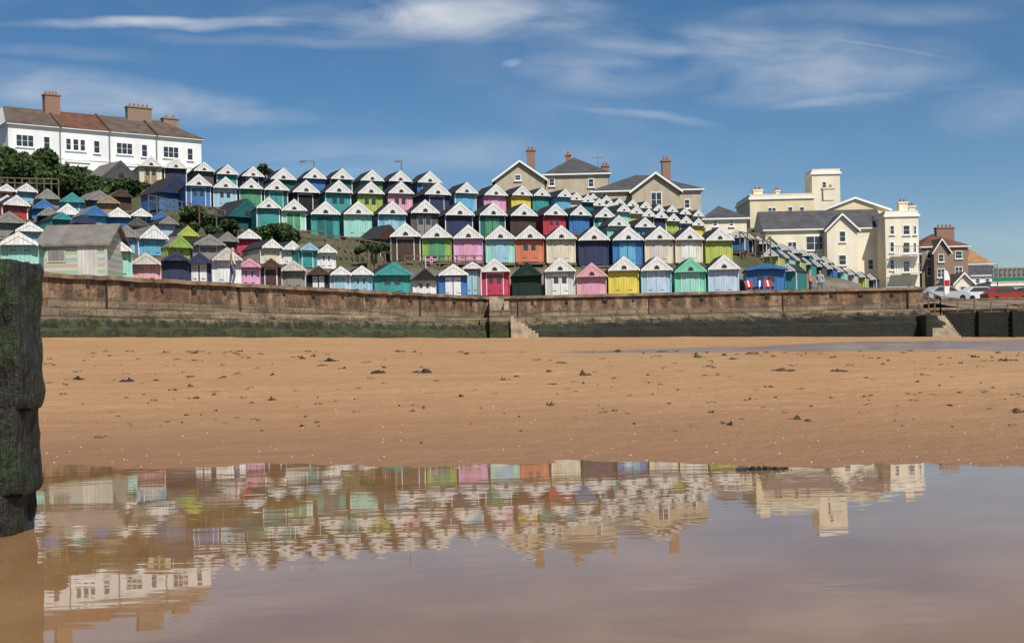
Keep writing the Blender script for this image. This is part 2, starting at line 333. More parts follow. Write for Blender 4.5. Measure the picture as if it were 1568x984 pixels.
gf=mth('MULTIPLY',mrange(Z,2.0,1.7),mth('MULTIPLY',mrange(sp.outputs[0],3,-2),mrange(hs,.45,.55)))
c=mixc(mth('MULTIPLY',gf,.5),c,(.065,.09,.022))
L.new(c,bs.inputs['Base Color'])
bp=N(nt,'ShaderNodeBump'); bp.inputs['Distance'].default_value=.14; bp.inputs['Strength'].default_value=1; L.new(med,bp.inputs['Height']); L.new(bp.outputs[0],bs.inputs['Normal'])
cop=mat('coping_stone',(.25,.18,.125),.85,.7,1.5,.6)
ZT=3.9
prof=[(-1.0,0),(.14,0),(.14,-.16),(0,-.17),(.02,-1.25),(.28,-1.32),(.32,-1.6),(.55,-1.68),(.62,-1.98),(1.0,-2.1),(1.15,-4)]
def off(i):
    p=Vector(WALL[i]); ns=[]
    if i>0: d=(p-Vector(WALL[i-1])).normalized(); ns.append(Vector((d.y,-d.x)))
    if i<len(WALL)-1: d=(Vector(WALL[i+1])-p).normalized(); ns.append(Vector((d.y,-d.x)))
    n=sum(ns,Vector((0,0))).normalized(); return n/max(.4,n.dot(ns[0]))
def wallmesh():
    b=MB(); pts=[]
    for i in range(len(WALL)-1):
        a,c3=Vector(WALL[i]),Vector(WALL[i+1]); oa,oc=off(i),off(i+1); n=max(2,int((c3-a).length/.5))
        for k in range(n): t=k/n; pts.append((a.lerp(c3,t),oa.lerp(oc,t)))
    pts.append((Vector(WALL[-1]),off(len(WALL)-1)))
    ring=[]
    for p,n in pts:
        r=[]
        for j,(o,z) in enumerate(prof):
            oo=o+(noise.noise(Vector((p.x*1.3,p.y*1.3,j*3)))*.12 if 3<j<11 else noise.noise(Vector((p.x*2,p.y*2,j*3)))*.04)
            zt=ZT if p.y<80 else ZT-.9
            q=p+n*oo; r.append((q.x,q.y,zt+z+(noise.noise(Vector((p.x*1.5,p.y*1.5,j*7.7)))*.16 if 4<j<10 else (noise.noise(Vector((p.x*2,p.y*2,5)))*.045 if j<4 else 0))))
        ring.append(r)
    for a,c3 in zip(ring[:-1],ring[1:]):
        for j in range(len(prof)-1):
            b.poly([a[j],a[j+1],c3[j+1],c3[j]],cop if j<3 else wl)
    # drainage slots beneath the coping and vertical expansion joints
    for (a,c3) in((Vector(WALL[1]),Vector(WALL[2])),(Vector(WALL[2]),Vector(WALL[3]))):
        d=(c3-a).normalized(); n=Vector((d.y,-d.x)); s=1.0
        while s<(c3-a).length-1:
            p=a+d*s; w_=random.uniform(.06,.13); z0=ZT-.42-random.uniform(0,.06); z1=z0+.18
            q=[p-d*w_+n*.085,p+d*w_+n*.085,p+d*w_-n*.1,p-d*w_-n*.1]
            b.hexa([(v.x,v.y,z0) for v in q]+[(v.x,v.y,z1) for v in q],under)
            if int(s/1.9)%4==0:
                q=[p-d*.02+n*.1+d*.9,p+d*.02+n*.1+d*.9,p+d*.92-n*.1,p+d*.88-n*.1]
                b.hexa([(v.x,v.y,ZT-1.25) for v in q]+[(v.x,v.y,ZT-.2) for v in q],under)
            s+=random.uniform(1.6,2.3)
    b.done('sea_wall')
wallmesh()
stonec=mat('step_concrete',(.40,.32,.225),.85,.5,3,.4)
def steps(u0,v0,u1,v1,Y,n,zlow,width,m):
    x0,z0=SV(u0,v0,Y); x1,z1=SV(u1,v1,Y); b=MB()
    for i in range(n):
        xa=x0+(x1-x0)*i/n; xb=x0+(x1-x0)*(i+1)/n; zt=z0+(z1-z0)*i/n
        b.box(xa,xb-.002,Y-width,Y,zlow,zt,m)
    return b
b=steps(782,485,824,514,70.7,8,.9,1.3,stonec)
xa,_=SV(750,480,70.9); xb,_=SV(781,480,70.9); _,zt=SV(760,452,70.9)
b.box(xa,xb,69.7,72.3,.9,zt-.9,wl); b.box(xa,xa+.5,70.6,72.3,zt-.9,zt-.1,stonec); b.box(xa+.5,xb-.35,71.6,72.4,zt-.9,zt-.15,stonec)
b.box(xb-.35,xb-.05,70.7,72.2,zt-.9,zt-.35,stonec)
x1,_=SV(735,480,70.9); b.box(x1,xa-.003,70.3,72.3,.9,zt-1.3,wl)
b.done('sea_wall_steps')
b=MB()
xl,_=SV(1417,490,71); xr,_=SV(1459,490,71)
for i in range(9):
    _,zt=SV(1438,482+i*4,71); b.box(xl,xr,72.5-i*.3-.3,72.5-i*.3-.002 if i else 80,.5,zt,stonec)
b.box(xl-.35,xl-.003,69.8,78,.5,2.2,wl)
b.done('beach_access_steps')
blackw=mat('tarred_timber',(.012,.013,.010),.8,.5,2,.5)
b=MB()
for i in range(13):
    x=xr+.2+i*2.0; z1=2.3-.03*i
    b.box(x,x+.3,72.9,73.2,.3,z1+.15,blackw)
for k in range(6):
    for i in range(12):
        x=xr+.3+i*2.0; zz0=.4+k*.33
        b.box(x,x+1.99,73.21+random.uniform(0,.03),73.3,zz0,zz0+.32,blackw)
b.done('timber_groyne')
def groyne():
    m=bpy.data.materials.new('algae_covered_timber'); m.use_nodes=True
    global nt,L,tc
    nt=m.node_tree; L=nt.links; bs=nt.nodes['Principled BSDF']; tc=N(nt,'ShaderNodeNewGeometry')
    a=tnoise(7,6,ro=.72); g=tnoise(30,4); v=tnoise(1,5,scale3=(40,40,3))
    c=mixc(mrange(v,.4,.62),(.005,.005,.004),(.03,.027,.02)); c=mixc(mrange(a,.46,.60,0,.9),c,(.02,.042,.007)); c=mixc(mrange(a,.62,.72,0,.8),c,(.05,.085,.015)); c=mixc(mrange(g,.66,.7,0,.7),c,(.11,.11,.085))
    L.new(c,bs.inputs['Base Color']); bs.inputs['Roughness'].default_value=.55
    bp=N(nt,'ShaderNodeBump'); bp.inputs['Distance'].default_value=.035; bp.inputs['Strength'].default_value=1; L.new(mth('ADD',a,mth('MULTIPLY',v,1.2)),bp.inputs['Height']); L.new(bp.outputs[0],bs.inputs['Normal'])
    b=MB(); Y=4.3; TH=.24
    for (v0,v1,ue) in ((405,622,67),(619,748,63),(744,875,53)):
        xe,zt=SV(ue,v0,Y+TH); _,z0=SV(ue,v1,Y+TH)
        n=40; nzs=60; loop=[]
        for t in np.linspace(0,1,n): loop.append((xe-.5*(1-t),Y))
        for t in np.linspace(0,1,10)[1:]: loop.append((xe,Y+TH*t))
        for t in np.linspace(0,1,n)[1:]: loop.append((xe-.5*t,Y+TH))
        rings=[]
        for k in range(nzs+1):
            tz=k/nzs; z=z0+(zt-z0)*tz; sh=.008*(1-min(1,min(tz,1-tz)*14))**2
            r=[]
            for i,(x,y) in enumerate(loop):
                nn=noise.noise(Vector((x*7,y*7,z*3)))*.022+noise.noise(Vector((x*22,y*22,z*9)))*.014+noise.noise(Vector((x*50,y*50,z*22)))*.006
                dx=(-sh+nn) if x>xe-.03 else 0; dy=(sh+nn) if y<Y+.05 else -sh
                cr=.012 if (x>xe-.03 and (y<Y+.015 or y>Y+TH-.015)) else 0
                r.append((x+dx-cr,y+dy*.8,z+noise.noise(Vector((x*9,y*9,7)))*.014))
            rings.append(r)
        for a_,c3 in zip(rings[:-1],rings[1:]):
            for i in range(len(loop)-1): b.poly([a_[i],a_[i+1],c3[i+1],c3[i]],m)
        b.poly(rings[-1],m)
    b.done('wooden_groyne_post')
groyne()
# ------------------------------------------------------------ houses
def window(b,x0,x1,z0,z1,y,mull=1,fm=None):
    fm=fm or trimw
    b.box(x0,x1,y-.05,y-.003,z0,z1,fm)
    t=.07; nx=mull+1; wx=(x1-x0-t)/nx
    for i in range(nx):
        for (a,c3) in ((z0+t,(z0+z1)/2-t*.3),((z0+z1)/2+t*.3,z1-t)):
            b.box(x0+t+i*wx,x0+i*wx+wx,y-.062,y-.052,a,c3,glass)
    b.box(x0-.08,x1+.08,y-.14,y-.051,z0-.1,z0-.01,fm)
def chim(b,x,y,z0,z1,w,d,m=brick,pots=2):
    b.box(x-w/2,x+w/2,y-d/2,y+d/2,z0,z1,m); b.box(x-w/2-.08,x+w/2+.08,y-d/2-.08,y+d/2+.08,z1+.003,z1+.15,m)
    for i in range(pots):
        xx=x+(i-(pots-1)/2)*w/max(1,pots)*.9; b.cyl(xx,y,z1+.15,z1+.5,.13,.1,potm)
def block(b,l,r,pe,pb,Y,D,wm_,rm,kind,pr=None,wins=(),ovh=.3):
    xl,_=SV(l,pe,Y); xr,_=SV(r,pe,Y); um=(l+r)/2; _,z1=SV(um,pe,Y); _,z0=SV(um,pb,Y)
    b.box(xl,xr,Y,Y+D,z0-3,z1,wm_)
    if kind=='flat':
        b.box(xl-.15,xr+.15,Y-.15,Y+D+.15,z1+.003,z1+.25,trimw if wm_ is not brick else wm_); b.box(xl,xr,Y,Y+D,z1+.253,z1+.6,wm_)
    elif kind=='gy':
        _,zr=SV(um,pr,Y); xm=(xl+xr)/2
        b.prism([(xl,z1+.002),(xr,z1+.002),(xm,zr)],Y+.002,Y+D,wm_)
        for s,xe in((-1,xl),(1,xr)):
            xo=xe+s*ovh; zo=z1-(zr-z1)*ovh/((xr-xl)/2)
            b.hexa([(xo,Y-ovh,zo),(xm,Y-ovh,zr),(xm,Y+D,zr),(xo,Y+D,zo),(xo,Y-ovh,zo+.12),(xm,Y-ovh,zr+.12),(xm,Y+D,zr+.12),(xo,Y+D,zo+.12)],rm)
            b.hexa([(xo,Y-ovh-.06,zo-.12),(xm,Y-ovh-.06,zr-.12),(xm,Y-ovh-.004,zr-.12),(xo,Y-ovh-.004,zo-.12),(xo,Y-ovh-.06,zo+.1),(xm,Y-ovh-.06,zr+.1),(xm,Y-ovh-.004,zr+.1),(xo,Y-ovh-.004,zo+.1)],trimw)
    else:
        _,zr=SV(um,pr,Y+D/2); o=ovh; ins=min(D/2,(xr-xl)/2-.01) if kind=='hip' else 0.0
        A=(xl-o,Y-o,z1);B=(xr+o,Y-o,z1);C=(xr+o,Y+D+o,z1);Dd=(xl-o,Y+D+o,z1)
        if kind=='gx': R1=(xl-o,Y+D/2,zr);R2=(xr+o,Y+D/2,zr)
        else: R1=(xl+ins,Y+D/2,zr);R2=(xr-ins,Y+D/2,zr)
        b.box(xl-o,xr+o,Y-o,Y+D+o,z1-.14,z1-.003,trimw)
        b.poly([A,B,R2,R1],rm); b.poly([C,Dd,R1,R2],rm)
        sm_=wm_ if kind=='gx' else rm
        b.poly([B,C,R2],sm_); b.poly([Dd,A,R1],sm_)
    for (u,v,w,h) in wins:
        x,z=SV(u,v,Y); hw=w/2*Y/F; hh_=h/2*Y/F; window(b,x-hw,x+hw,z-hh_,z+hh_,Y,1 if w*Y/F>.9 else 0)
    CTRL.append(((xl+xr)/2,Y,z0-.2)); CTRL.append((xl,Y,z0-.2)); CTRL.append((xr,Y,z0-.2))
def terrace():
    xA,ze=SV(12,190,120); xB,_=SV(308,216,131.5); A=Vector((xA,120)); B=Vector((xB,131.5)); Ln=(B-A).length; ang=math.atan2(B.y-A.y,B.x-A.x)
    hgt=7.0; D=8; b=MB(); z1=hgt; zr=hgt+2.5
    b.box(0,Ln,0,D,-2,z1,render_w)
    b.box(-.2,Ln+.2,-.3,D+.3,z1+.003,z1+.12,trimw)
    n=4; u=Ln/n
    for i in range(n):
        x0=i*u-(.3 if i==0 else 0); x1=(i+1)*u+(.3 if i==n-1 else 0); rm=[browntile,redtile,browntile,browntile][i]
        ra=x0 if i else x0+.8; rb=x1 if i<n-1 else x1-3.2
        b.poly([(x0,-.35,z1+.13),(x1-.02,-.35,z1+.13),(rb,D/2,zr),(ra,D/2,zr)],rm)
        b.poly([(x1,D+.35,z1+.13),(x0,D+.35,z1+.13),(ra,D/2,zr),(rb,D/2,zr)],rm)
        if i==n-1: b.poly([(x1,-.35,z1+.13),(x1,D+.35,z1+.13),(rb,D/2,zr)],rm)
        if i==0: b.poly([(x0,D+.35,z1+.13),(x0,-.35,z1+.13),(ra,D/2,zr)],render_w)
        if i: b.box(i*u-.06,i*u+.06,-.12,-.003,0,z1-.2,steel)
        if i: b.hexa([(i*u-.12,-.4,z1+.1),(i*u+.12,-.4,z1+.1),(i*u+.12,D/2,zr-.05),(i*u-.12,D/2,zr-.05),(i*u-.12,-.4,z1+.35),(i*u+.12,-.4,z1+.35),(i*u+.12,D/2,zr+.15),(i*u-.12,D/2,zr+.15)],browntile)
        xs_=i*u
        for wx,ww,ml_ in ((.55,.55,0),(1.25,.6,0),(1.95,.55,0)) if i==1 else ((.7,1.7,2),) :
            window(b,xs_+wx,xs_+wx+ww,4.9,6.1,0,ml_)
        window(b,xs_+3.3,xs_+3.95,4.8,6.1,0,0)
        b.box(xs_+.5,xs_+2.7,-.7,-.003,0,3.6,render_w); b.box(xs_+.4,xs_+2.8,-.8,-.003,3.603,3.8,trimw); window(b,xs_+.7,xs_+2.5,1.4,3.3,-.7,2)
        b.box(xs_+3.0,xs_+4.4,-.5,-.003,2.9,3.05,trimw); window(b,xs_+3.3,xs_+4.1,.2,2.6,0,0)
    b.box(0,Ln,-.06,-.003,4.0,4.15,trimw)
    chim(b,u*1.05,D/2-.5,zr-1.2,zr+1.35,1.5,1.0,brick,4); chim(b,u*2.9,D/2-.3,zr-.8,zr+1.0,2.6,.8,brickb,5); chim(b,u*3.62,D/2,zr-1.6,zr+.2,1.7,.8,brickb,2)
    b.done('white_terraced_houses',(xA,120,ze-hgt),ang)
    for t in(0,.3,.6,1): CTRL.append((xA+(xB-xA)*t,120+11.5*t-1,ze-hgt-.1))
terrace()
b=MB(); Y=125
block(b,835,931,266,320,Y,9,render_t,slate,'hip',241,[(845,279,9,12),(905,280,9,13)])
block(b,758,834,274,320,Y-3,7,render_t,browntile,'gy',247,[(793,272,10,9)])
x,z=SV(813,247,Y+4); _,zt=SV(813,232,Y+4); chim(b,x,Y+4,z-1.5,zt,.85,.8,brick,2)
x,z=SV(927,270,Y+4); _,zt=SV(927,256,Y+4); chim(b,x,Y+4,z-1.5,zt,.7,.7,brick,2)
x,_=SV(870,240,Y+4.5); _,zt=SV(870,239,Y+4.5); chim(b,x,Y+4.5,zt-1,zt,.5,.5,potm,1)
b.done('pebbledash_house')
b=MB(); Y=118
block(b,908,1073,291,350,Y,9,render_t,slate,'hip',268,[(925,302,8,12),(1052,312,9,14),(1064,340,8,16)])
block(b,968,1040,291,350,Y-1.6,6,render_t,slate,'gy',265,[(1005,306,17,24)])
x,z=SV(1020,268,Y+2); _,zt=SV(1020,248,Y+2); chim(b,x,Y+2,z-1.5,zt,.8,.8,brick,2)
b.done('pebbledash_house')
b=MB(); block(b,1078,1143,334,352,114,7,render_p,slate,'hip',315,[(1095,342,7,9),(1120,342,7,9)]); b.done('bungalow')
b=MB(); Y=128
block(b,1148,1246,305,345,Y+6,8,render_c,slate,'flat',wins=[(1182,323,13,11),(1210,322,8,11),(1228,322,8,11)])
block(b,1243,1286,267,330,Y+8,3.2,render_p,slate,'flat',wins=[(1262,283,7,10)])
block(b,1256,1362,322,400,Y+3,8,render_c,slate,'gy',303,[(1290,333,8,12)],ovh=.2)
block(b,1172,1350,350,440,Y,5,render_p,slate,'gx',322,[(1213,378,14,16),(1247,372,26,22),(1195,400,10,14),(1225,405,10,14),(1250,405,10,14),(1333,405,9,16)])
block(b,1266,1312,350,440,Y-1.5,3,render_p,slate,'gy',328,[(1290,362,10,17),(1290,398,12,16)])
block(b,1355,1406,332,440,Y-3,10,render_p,slate,'flat',wins=[(1366,352,7,14),(1366,378,7,16),(1366,405,7,16),(1388,352,11,15),(1388,379,11,17),(1388,408,11,17),(1401,352,5,14),(1401,379,5,16)])
xx,_=SV(1382,390,Y-3)
for v in (391,419):
    _,z=SV(1382,v,Y-3); b.box(xx-1.2,xx+1.6,Y-4,Y-3.15,z,z+.1,trimw)
    for i in range(12): b.box(xx-1.2+i*.245,xx-1.16+i*.245,Y-3.98,Y-3.94,z+.1,z+.85,steel)
    b.box(xx-1.2,xx+1.6,Y-3.99,Y-3.93,z+.85,z+.9,steel)
for u,v0,v1,w,yy in((1160,305,293,1.0,Y+9),(1382,330,312,.9,Y),(1268,300,290,1.2,Y+5),(1190,303,294,.4,Y+9),(1395,330,318,.7,Y+4)):
    x,z0=SV(u,v0,yy); _,z1=SV(u,v1,yy); chim(b,x,yy,z0-.5,z1,w,.8,render_p,2)
b.done('cream_seafront_hotel')
b=MB(); Y=150
block(b,1411,1482,377,450,Y,9,brickb,redtile,'hip',358,[(1425,390,12,12),(1468,390,11,12),(1425,415,12,14),(1468,415,12,14),(1468,437,14,14)])
block(b,1430,1453,383,450,Y-1.5,4,brickb,browntile,'gy',366,[(1441,395,9,12),(1441,418,12,14),(1441,438,12,12)])
x,z=SV(1446,360,Y+4); _,zt=SV(1446,350,Y+4); chim(b,x,Y+4,z-1,zt,2.2,.9,brick,4)
b.done('brick_house')
b=MB(); Y=185
block(b,1484,1518,404,452,Y,9,brick,mat('orange_tile_roof',(.36,.19,.09),.85,.3,1),'hip',380,[(1492,414,7,9),(1506,414,7,9)])
b.done('brick_house')
b=MB(); block(b,1488,1530,421,453,172,6,render_w,slate,'gx',406,[(1497,430,7,8),(1512,430,7,8),(1497,444,9,9),(1515,444,9,9)]); b.done('white_shop')
b=MB(); block(b,1462,1489,432,455,140,6,render_p,browntile,'gy',418,[(1475,443,10,10)]); b.done('seafront_shop')
b=MB(); block(b,1518,1620,437,457,160,9,render_t,slate,'flat',wins=[(1530,447,12,11),(1550,447,14,11),(1566,447,10,11)])
Y=160; x0,z1=SV(1521,410,Y); x1,z0=SV(1590,434,Y)
gp=mat('sign_green',rgb(60,150,110,.6),.5); rp=mat('sign_red',rgb(200,60,50,.6),.5); sb=mat('sign_board',rgb(130,175,170,.6),.6)
b.box(x0,x1,Y+.3,Y+.5,z0-.9,z1,sb); b.box(x0+.15,x1-.15,Y+.22,Y+.296,z0+.15,z0+.85,gp)
for i in range(9):
    x=x0+.3+i*.6; b.box(x,x+.12,Y+.24,Y+.296,z0+1.0,z1-.15,rp); b.box(x+.12,x+.38,Y+.24,Y+.296,z1-.3,z1-.15,rp); b.box(x+.12,x+.34,Y+.24,Y+.296,z0+1.2,z0+1.32,rp)
b.done('amusement_arcade')
def car(u,v,Y,yaw,colm):
    x,z=SV(u,v,Y); b=MB()
    b.prism([(-2.1,.3),(2.1,.3),(2.15,.7),(1.9,.9),(1.0,1.0),(.35,1.45),(-1.2,1.48),(-1.9,1.0),(-2.15,.9)],-.85,.85,colm)
    for s0,s1 in((-.865,-.853),(.853,.865)): b.prism([(.85,1.0),(.3,1.38),(-1.1,1.4),(-1.6,1.0)],s0,s1,glass)
    b.poly([(1.02,-.7,1.02),(1.02,.7,1.02),(.4,.65,1.44),(.4,-.65,1.44)],glass)
    for wx in(-1.3,1.35):
        for wy in(-.88,.7):
            pts=[(wx+.32*math.cos(a*math.pi/6),.32+.32*math.sin(a*math.pi/6)) for a in range(12)]; b.prism(pts,wy,wy+.18,blackw)
    b.done('parked_car',(x,Y,z),yaw); CTRL.append((x,Y,z))
car(1447,462,118,.2,mat('car_silver',(.4,.41,.43),.3)); car(1502,462,122,.1,mat('car_white',(.7,.7,.7),.3)); car(1540,464,118,.1,mat('car_red',(.3,.04,.03),.3)); car(1566,464,120,3.1,mat('car_black',(.02,.02,.025),.3))
# low boundary wall of the seafront road
b=MB(); x0,z0=SV(1412,466,104); x1,_=SV(1600,466,104)
b.box(x0,x1,104,104.3,z0-1.5,z0+.3,brickb); b.box(x0-.05,x1,103.95,104.35,z0+.303,z0+.4,cop)
b.done('boundary_wall')
# ------------------------------------------------------------ hill sheet
for x in np.arange(-80,25,2.0):
    for o in(.6,2.2): CTRL.append((x,Yw(x)+o,ZT-.05))
for x in np.arange(26,150,6):
    for o in(.8,6): CTRL.append((x,Yw(x)+o,3.0 if o<1 else 3.3))
for uu in range(1405,1640,14):
    for yy in (92,98,104,110,118,126,134,142):
        x,z=SV(uu,466-(yy-92)*.12,yy); CTRL.append((x,yy,z))
for c3 in[(-65,115,19),(-75,90,17),(-50,85,12),(-60,60,8),(-40,45,4.5),(-20,145,15),(0,130,12),(-5,160,12),(20,112,8),(24,78,4),(24,85,4.2),(24,95,4.4),(80,200,5),(0,400,8),(120,400,4),(-120,400,14),(300,900,4),(-300,900,8),(0,1500,5),(-120,120,18),(90,100,3.5),(150,150,4)]: CTRL.append(c3)
CT=np.array(CTRL)
def hz(x,y):
    d2=(CT[:,0]-x)**2+(CT[:,1]-y)**2+.25; w=1/d2**1.8; return float((w*CT[:,2]).sum()/w.sum())
gm=bpy.data.materials.new('grassy_bank'); gm.use_nodes=True; nt=gm.node_tree; L=nt.links; bs=nt.nodes['Principled BSDF']; bs.inputs['Roughness'].default_value=.95
tc=N(nt,'ShaderNodeNewGeometry')
c=mixc(mrange(tnoise(.6,4),.4,.6),(.045,.06,.02),(.10,.085,.042)); c=mixc(mrange(tnoise(3,4),.55,.7,0,.7),c,(.025,.037,.013))
sp=N(nt,'ShaderNodeSeparateXYZ'); L.new(tc.outputs['Position'],sp.inputs[0])
c=mixc(mrange(mth('ADD',sp.outputs[2],mth('MULTIPLY',tnoise(.3,3),.6)),6.4,5.8),c,mixc(mrange(tnoise(1.2,4),.4,.6),(.21,.17,.13),(.14,.115,.09))); L.new(c,bs.inputs['Base Color'])
xs=np.concatenate([np.linspace(-900,-90,8),np.arange(-85,60,1.0),np.linspace(62,160,24),np.linspace(180,1200,8)])
ss=np.concatenate([np.arange(.5,75,1.0),np.linspace(76,160,30),np.linspace(180,2500,14)])
sheet('hillside_ground',list(xs),[list(Yw(x)+ss) for x in xs],lambda x,y:hz(x,y)-.04,gm)
# ------------------------------------------------------------ bushes
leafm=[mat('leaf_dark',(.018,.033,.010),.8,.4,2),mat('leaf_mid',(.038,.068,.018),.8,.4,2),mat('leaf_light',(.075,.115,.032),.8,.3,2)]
def bush(name,u0,u1,v0,v1,Y,D,n,leaf=.22,trunk=True):
    xl,_=SV(u0,v1,Y); xr,_=SV(u1,v1,Y); um=(u0+u1)/2; _,z0=SV(um,v1,Y); _,z1=SV(um,v0,Y)
    cx=(xl+xr)/2; rx=(xr-xl)/2; hgt=z1-z0
    nl=max(9,int(rx*6)); lob=[]
    for i in range(nl):
        a=random.uniform(-1,1); yy=random.uniform(-.7,.7); top=math.sqrt(max(.05,1-a*a*.9))
        r=random.uniform(.18,.34)*hgt
        lob.append((cx+a*rx*.88,Y+yy*D/2,z0+random.uniform(.1,1)*(hgt*top-r) ,r*random.uniform(1.0,1.5),r))
    V=[];Fc=[];Mi=[]
    per=n//nl
    for (x,y,z,rh,rv) in lob:
        d=rng.normal(size=(per,3)); d/=np.linalg.norm(d,axis=1)[:,None]; rad=rng.uniform(.45,1.08,per)**.6
        c0=np.array([x,y,z])+d*rad[:,None]*np.array([rh,rh,rv])
        a=rng.normal(size=(per,3))+d*.2; a/=np.linalg.norm(a,axis=1)[:,None]; bb=np.cross(a,rng.normal(size=(per,3))); bb/=np.linalg.norm(bb,axis=1)[:,None]
        s=rng.uniform(.5,1.1,per)*leaf
        for k in range(per):
            i=len(V); A=a[k]*s[k]; B=bb[k]*s[k]*.6
            V+= [tuple(c0[k]-A),tuple(c0[k]+B),tuple(c0[k]+A),tuple(c0[k]-B)]; Fc.append((i,i+1,i+2,i+3))
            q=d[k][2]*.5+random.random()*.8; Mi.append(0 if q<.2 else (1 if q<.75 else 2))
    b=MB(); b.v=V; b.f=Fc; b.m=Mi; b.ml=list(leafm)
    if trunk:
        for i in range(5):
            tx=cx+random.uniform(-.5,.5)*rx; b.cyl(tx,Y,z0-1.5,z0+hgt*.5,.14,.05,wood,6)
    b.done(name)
bush('hawthorn_bush',-35,66,200,296,104,7,12000,.24); bush('hawthorn_bush',40,146,212,298,101,6,12000,.24); bush('hawthorn_bush',-20,90,240,302,96,4,8000); bush('hawthorn_bush',60,175,250,302,94,4,9000)
bush('bramble_bush',120,236,266,308,92,3,8000); bush('bramble_bush',396,455,333,374,77,2.5,4500,.15); bush('bramble_bush',326,402,336,364,78,2,4500,.15)
bush('bramble_bush',235,335,312,346,83,2,5000,.17); bush('garden_tree',388,415,252,268,112,2,900,.2); bush('bramble_bush',545,600,368,385,76,1.5,1800,.14)
bush('bramble_bush',255,350,338,360,76,2,3500,.15)
# ------------------------------------------------------------ fences
def fence(pts,hgt=1.0,gap=.9,m=wood,name='timber_railing'):
    b=MB()
    for (u0,v0,Y0),(u1,v1,Y1) in zip(pts[:-1],pts[1:]):
        x0,z0=SV(u0,v0,Y0); x1,z1=SV(u1,v1,Y1); Ln=math.hypot(x1-x0,Y1-Y0); n=max(1,int(Ln/gap))
        for i in range(n+1):
            t=i/n; x=x0+(x1-x0)*t; y=Y0+(Y1-Y0)*t; z=z0+(z1-z0)*t
            b.box(x-.04,x+.04,y-.04,y+.04,z-1,z+hgt,m)
        for k in(.5,.95):
            a=(x0,Y0,z0+hgt*k); c=(x1,Y1,z1+hgt*k)
            b.hexa([(a[0],a[1]-.07,a[2]-.035),(c[0],c[1]-.07,c[2]-.035),(c[0],c[1]-.045,c[2]-.035),(a[0],a[1]-.045,a[2]-.035),
                    (a[0],a[1]-.07,a[2]+.035),(c[0],c[1]-.07,c[2]+.035),(c[0],c[1]-.045,c[2]+.035),(a[0],a[1]-.045,a[2]+.035)],m)
    b.done(name)
fence([(508,408,76.5),(568,404,77.5)],1.3,.35); fence([(512,388,78.5),(600,402,77.5)],1.2,.4)
fence([(228,318,84),(345,342,82)],.9,.6); fence([(0,288,90),(90,290,92)],.8,.5); fence([(1133,372,84),(1180,380,84)],.8,.5)
fence([(1392,452,73.5),(1440,470,80),(1568,482,83)],.7,1.3,wood,'timber_handrail')
fence([(620,408,78),(740,408,78)],.7,.5); fence([(365,372,77),(500,372,79)],.8,.5)
def lamp(u,v0,v1,Y,arm=.9):
    x,z0=SV(u,v0,Y); _,z1=SV(u,v1,Y); b=MB(); b.cyl(x,Y,z0-3,z1,.08,.05,steel); b.box(x-arm,x,Y-.05,Y+.05,z1-.06,z1,steel); b.box(x-arm-.4,x-arm+.1,Y-.12,Y+.12,z1-.12,z1+.02,steel); b.done('street_lamp')
lamp(615,268,246,112,.2); lamp(481,262,246,112); lamp(1528,460,405,125,.5)
b=MB(); x,z0=SV(916,262,130); b.cyl(x,130,z0-1,z0+1.6,.03,.03,steel,5); b.box(x-.6,x+.6,129.98,130.02,z0+1.4,z0+1.44,steel)
for i in range(5): b.box(x-.5+i*.25,x-.47+i*.25,129.7,130.3,z0+1.445,z0+1.47,steel)
b.done('tv_aerial')
nv=mat('flag_navy',rgb(30,40,110)); rd=mat('flag_red',rgb(200,30,45))
b=MB(); Y=Yf(655)+2.6; x,z=SV(652,412,Y); b.cyl(x,Y,z-.3,z+.75,.02,.015,trimw,5)
b.box(x+.02,x+.62,Y-.01,Y+.01,z+.32,z+.7,nv); b.box(x+.02,x+.62,Y-.016,Y-.011,z+.45,z+.57,trimw); b.box(x+.26,x+.38,Y-.0165,Y-.0105,z+.32,z+.7,trimw); b.box(x+.02,x+.62,Y-.024,Y-.018,z+.48,z+.54,rd); b.box(x+.29,x+.35,Y-.025,Y-.0175,z+.32,z+.7,rd)
b.done('union_flag')
# feather banner by the slipway
b=MB(); x,z=SV(1446,462,86); b.cyl(x,86,z-1,z+2.2,.03,.02,steel,5); b.prism([(x+.03,z+.5),(x+.35,z+.6),(x+.42,z+1.7),(x+.25,z+2.15),(x+.03,z+2.2)],85.98,86.02,trimw); b.prism([(x+.05,z+1.1),(x+.36,z+1.1),(x+.38,z+1.5),(x+.05,z+1.5)],85.965,85.975,rd); b.done('feather_banner')
def deck(u,Y,cm):
    x,_=SV(u,440,Y); b=MB()
    for s in(-.28,.28):
        b.hexa([(s-.02,-.35,0),(s+.02,-.35,0),(s+.02,-.3,0),(s-.02,-.3,0),(s-.02,.45,1.05),(s+.02,.45,1.05),(s+.02,.5,1.05),(s-.02,.5,1.05)],wood)
        b.hexa([(s-.05,.35,0),(s-.022,.35,0),(s-.022,.4,0),(s-.05,.4,0),(s-.05,-.4,.5),(s-.022,-.4,.5),(s-.022,-.35,.5),(s-.05,-.35,.5)],wood)
    for i in range(5):
        m=cm if i!=2 else trimw
        xa=-.26+i*.104; prev=None
        for (yy,zz_) in ((-.38,.5),(-.1,.33),(.2,.55),(.47,1.03)):
            if prev: b.poly([(xa,prev[0],prev[1]),(xa+.104,prev[0],prev[1]),(xa+.104,yy,zz_),(xa,yy,zz_)],m)
            prev=(yy,zz_)
    o=b.done('deck_chair',(x,Y,ZT-.06),random.uniform(-.3,.3)); o.scale=(.85,.85,.78)
for u,cm in((1149,rd),(1163,mat('canvas_blue',rgb(30,70,150))),(1178,rd)): deck(u,74.6,cm)
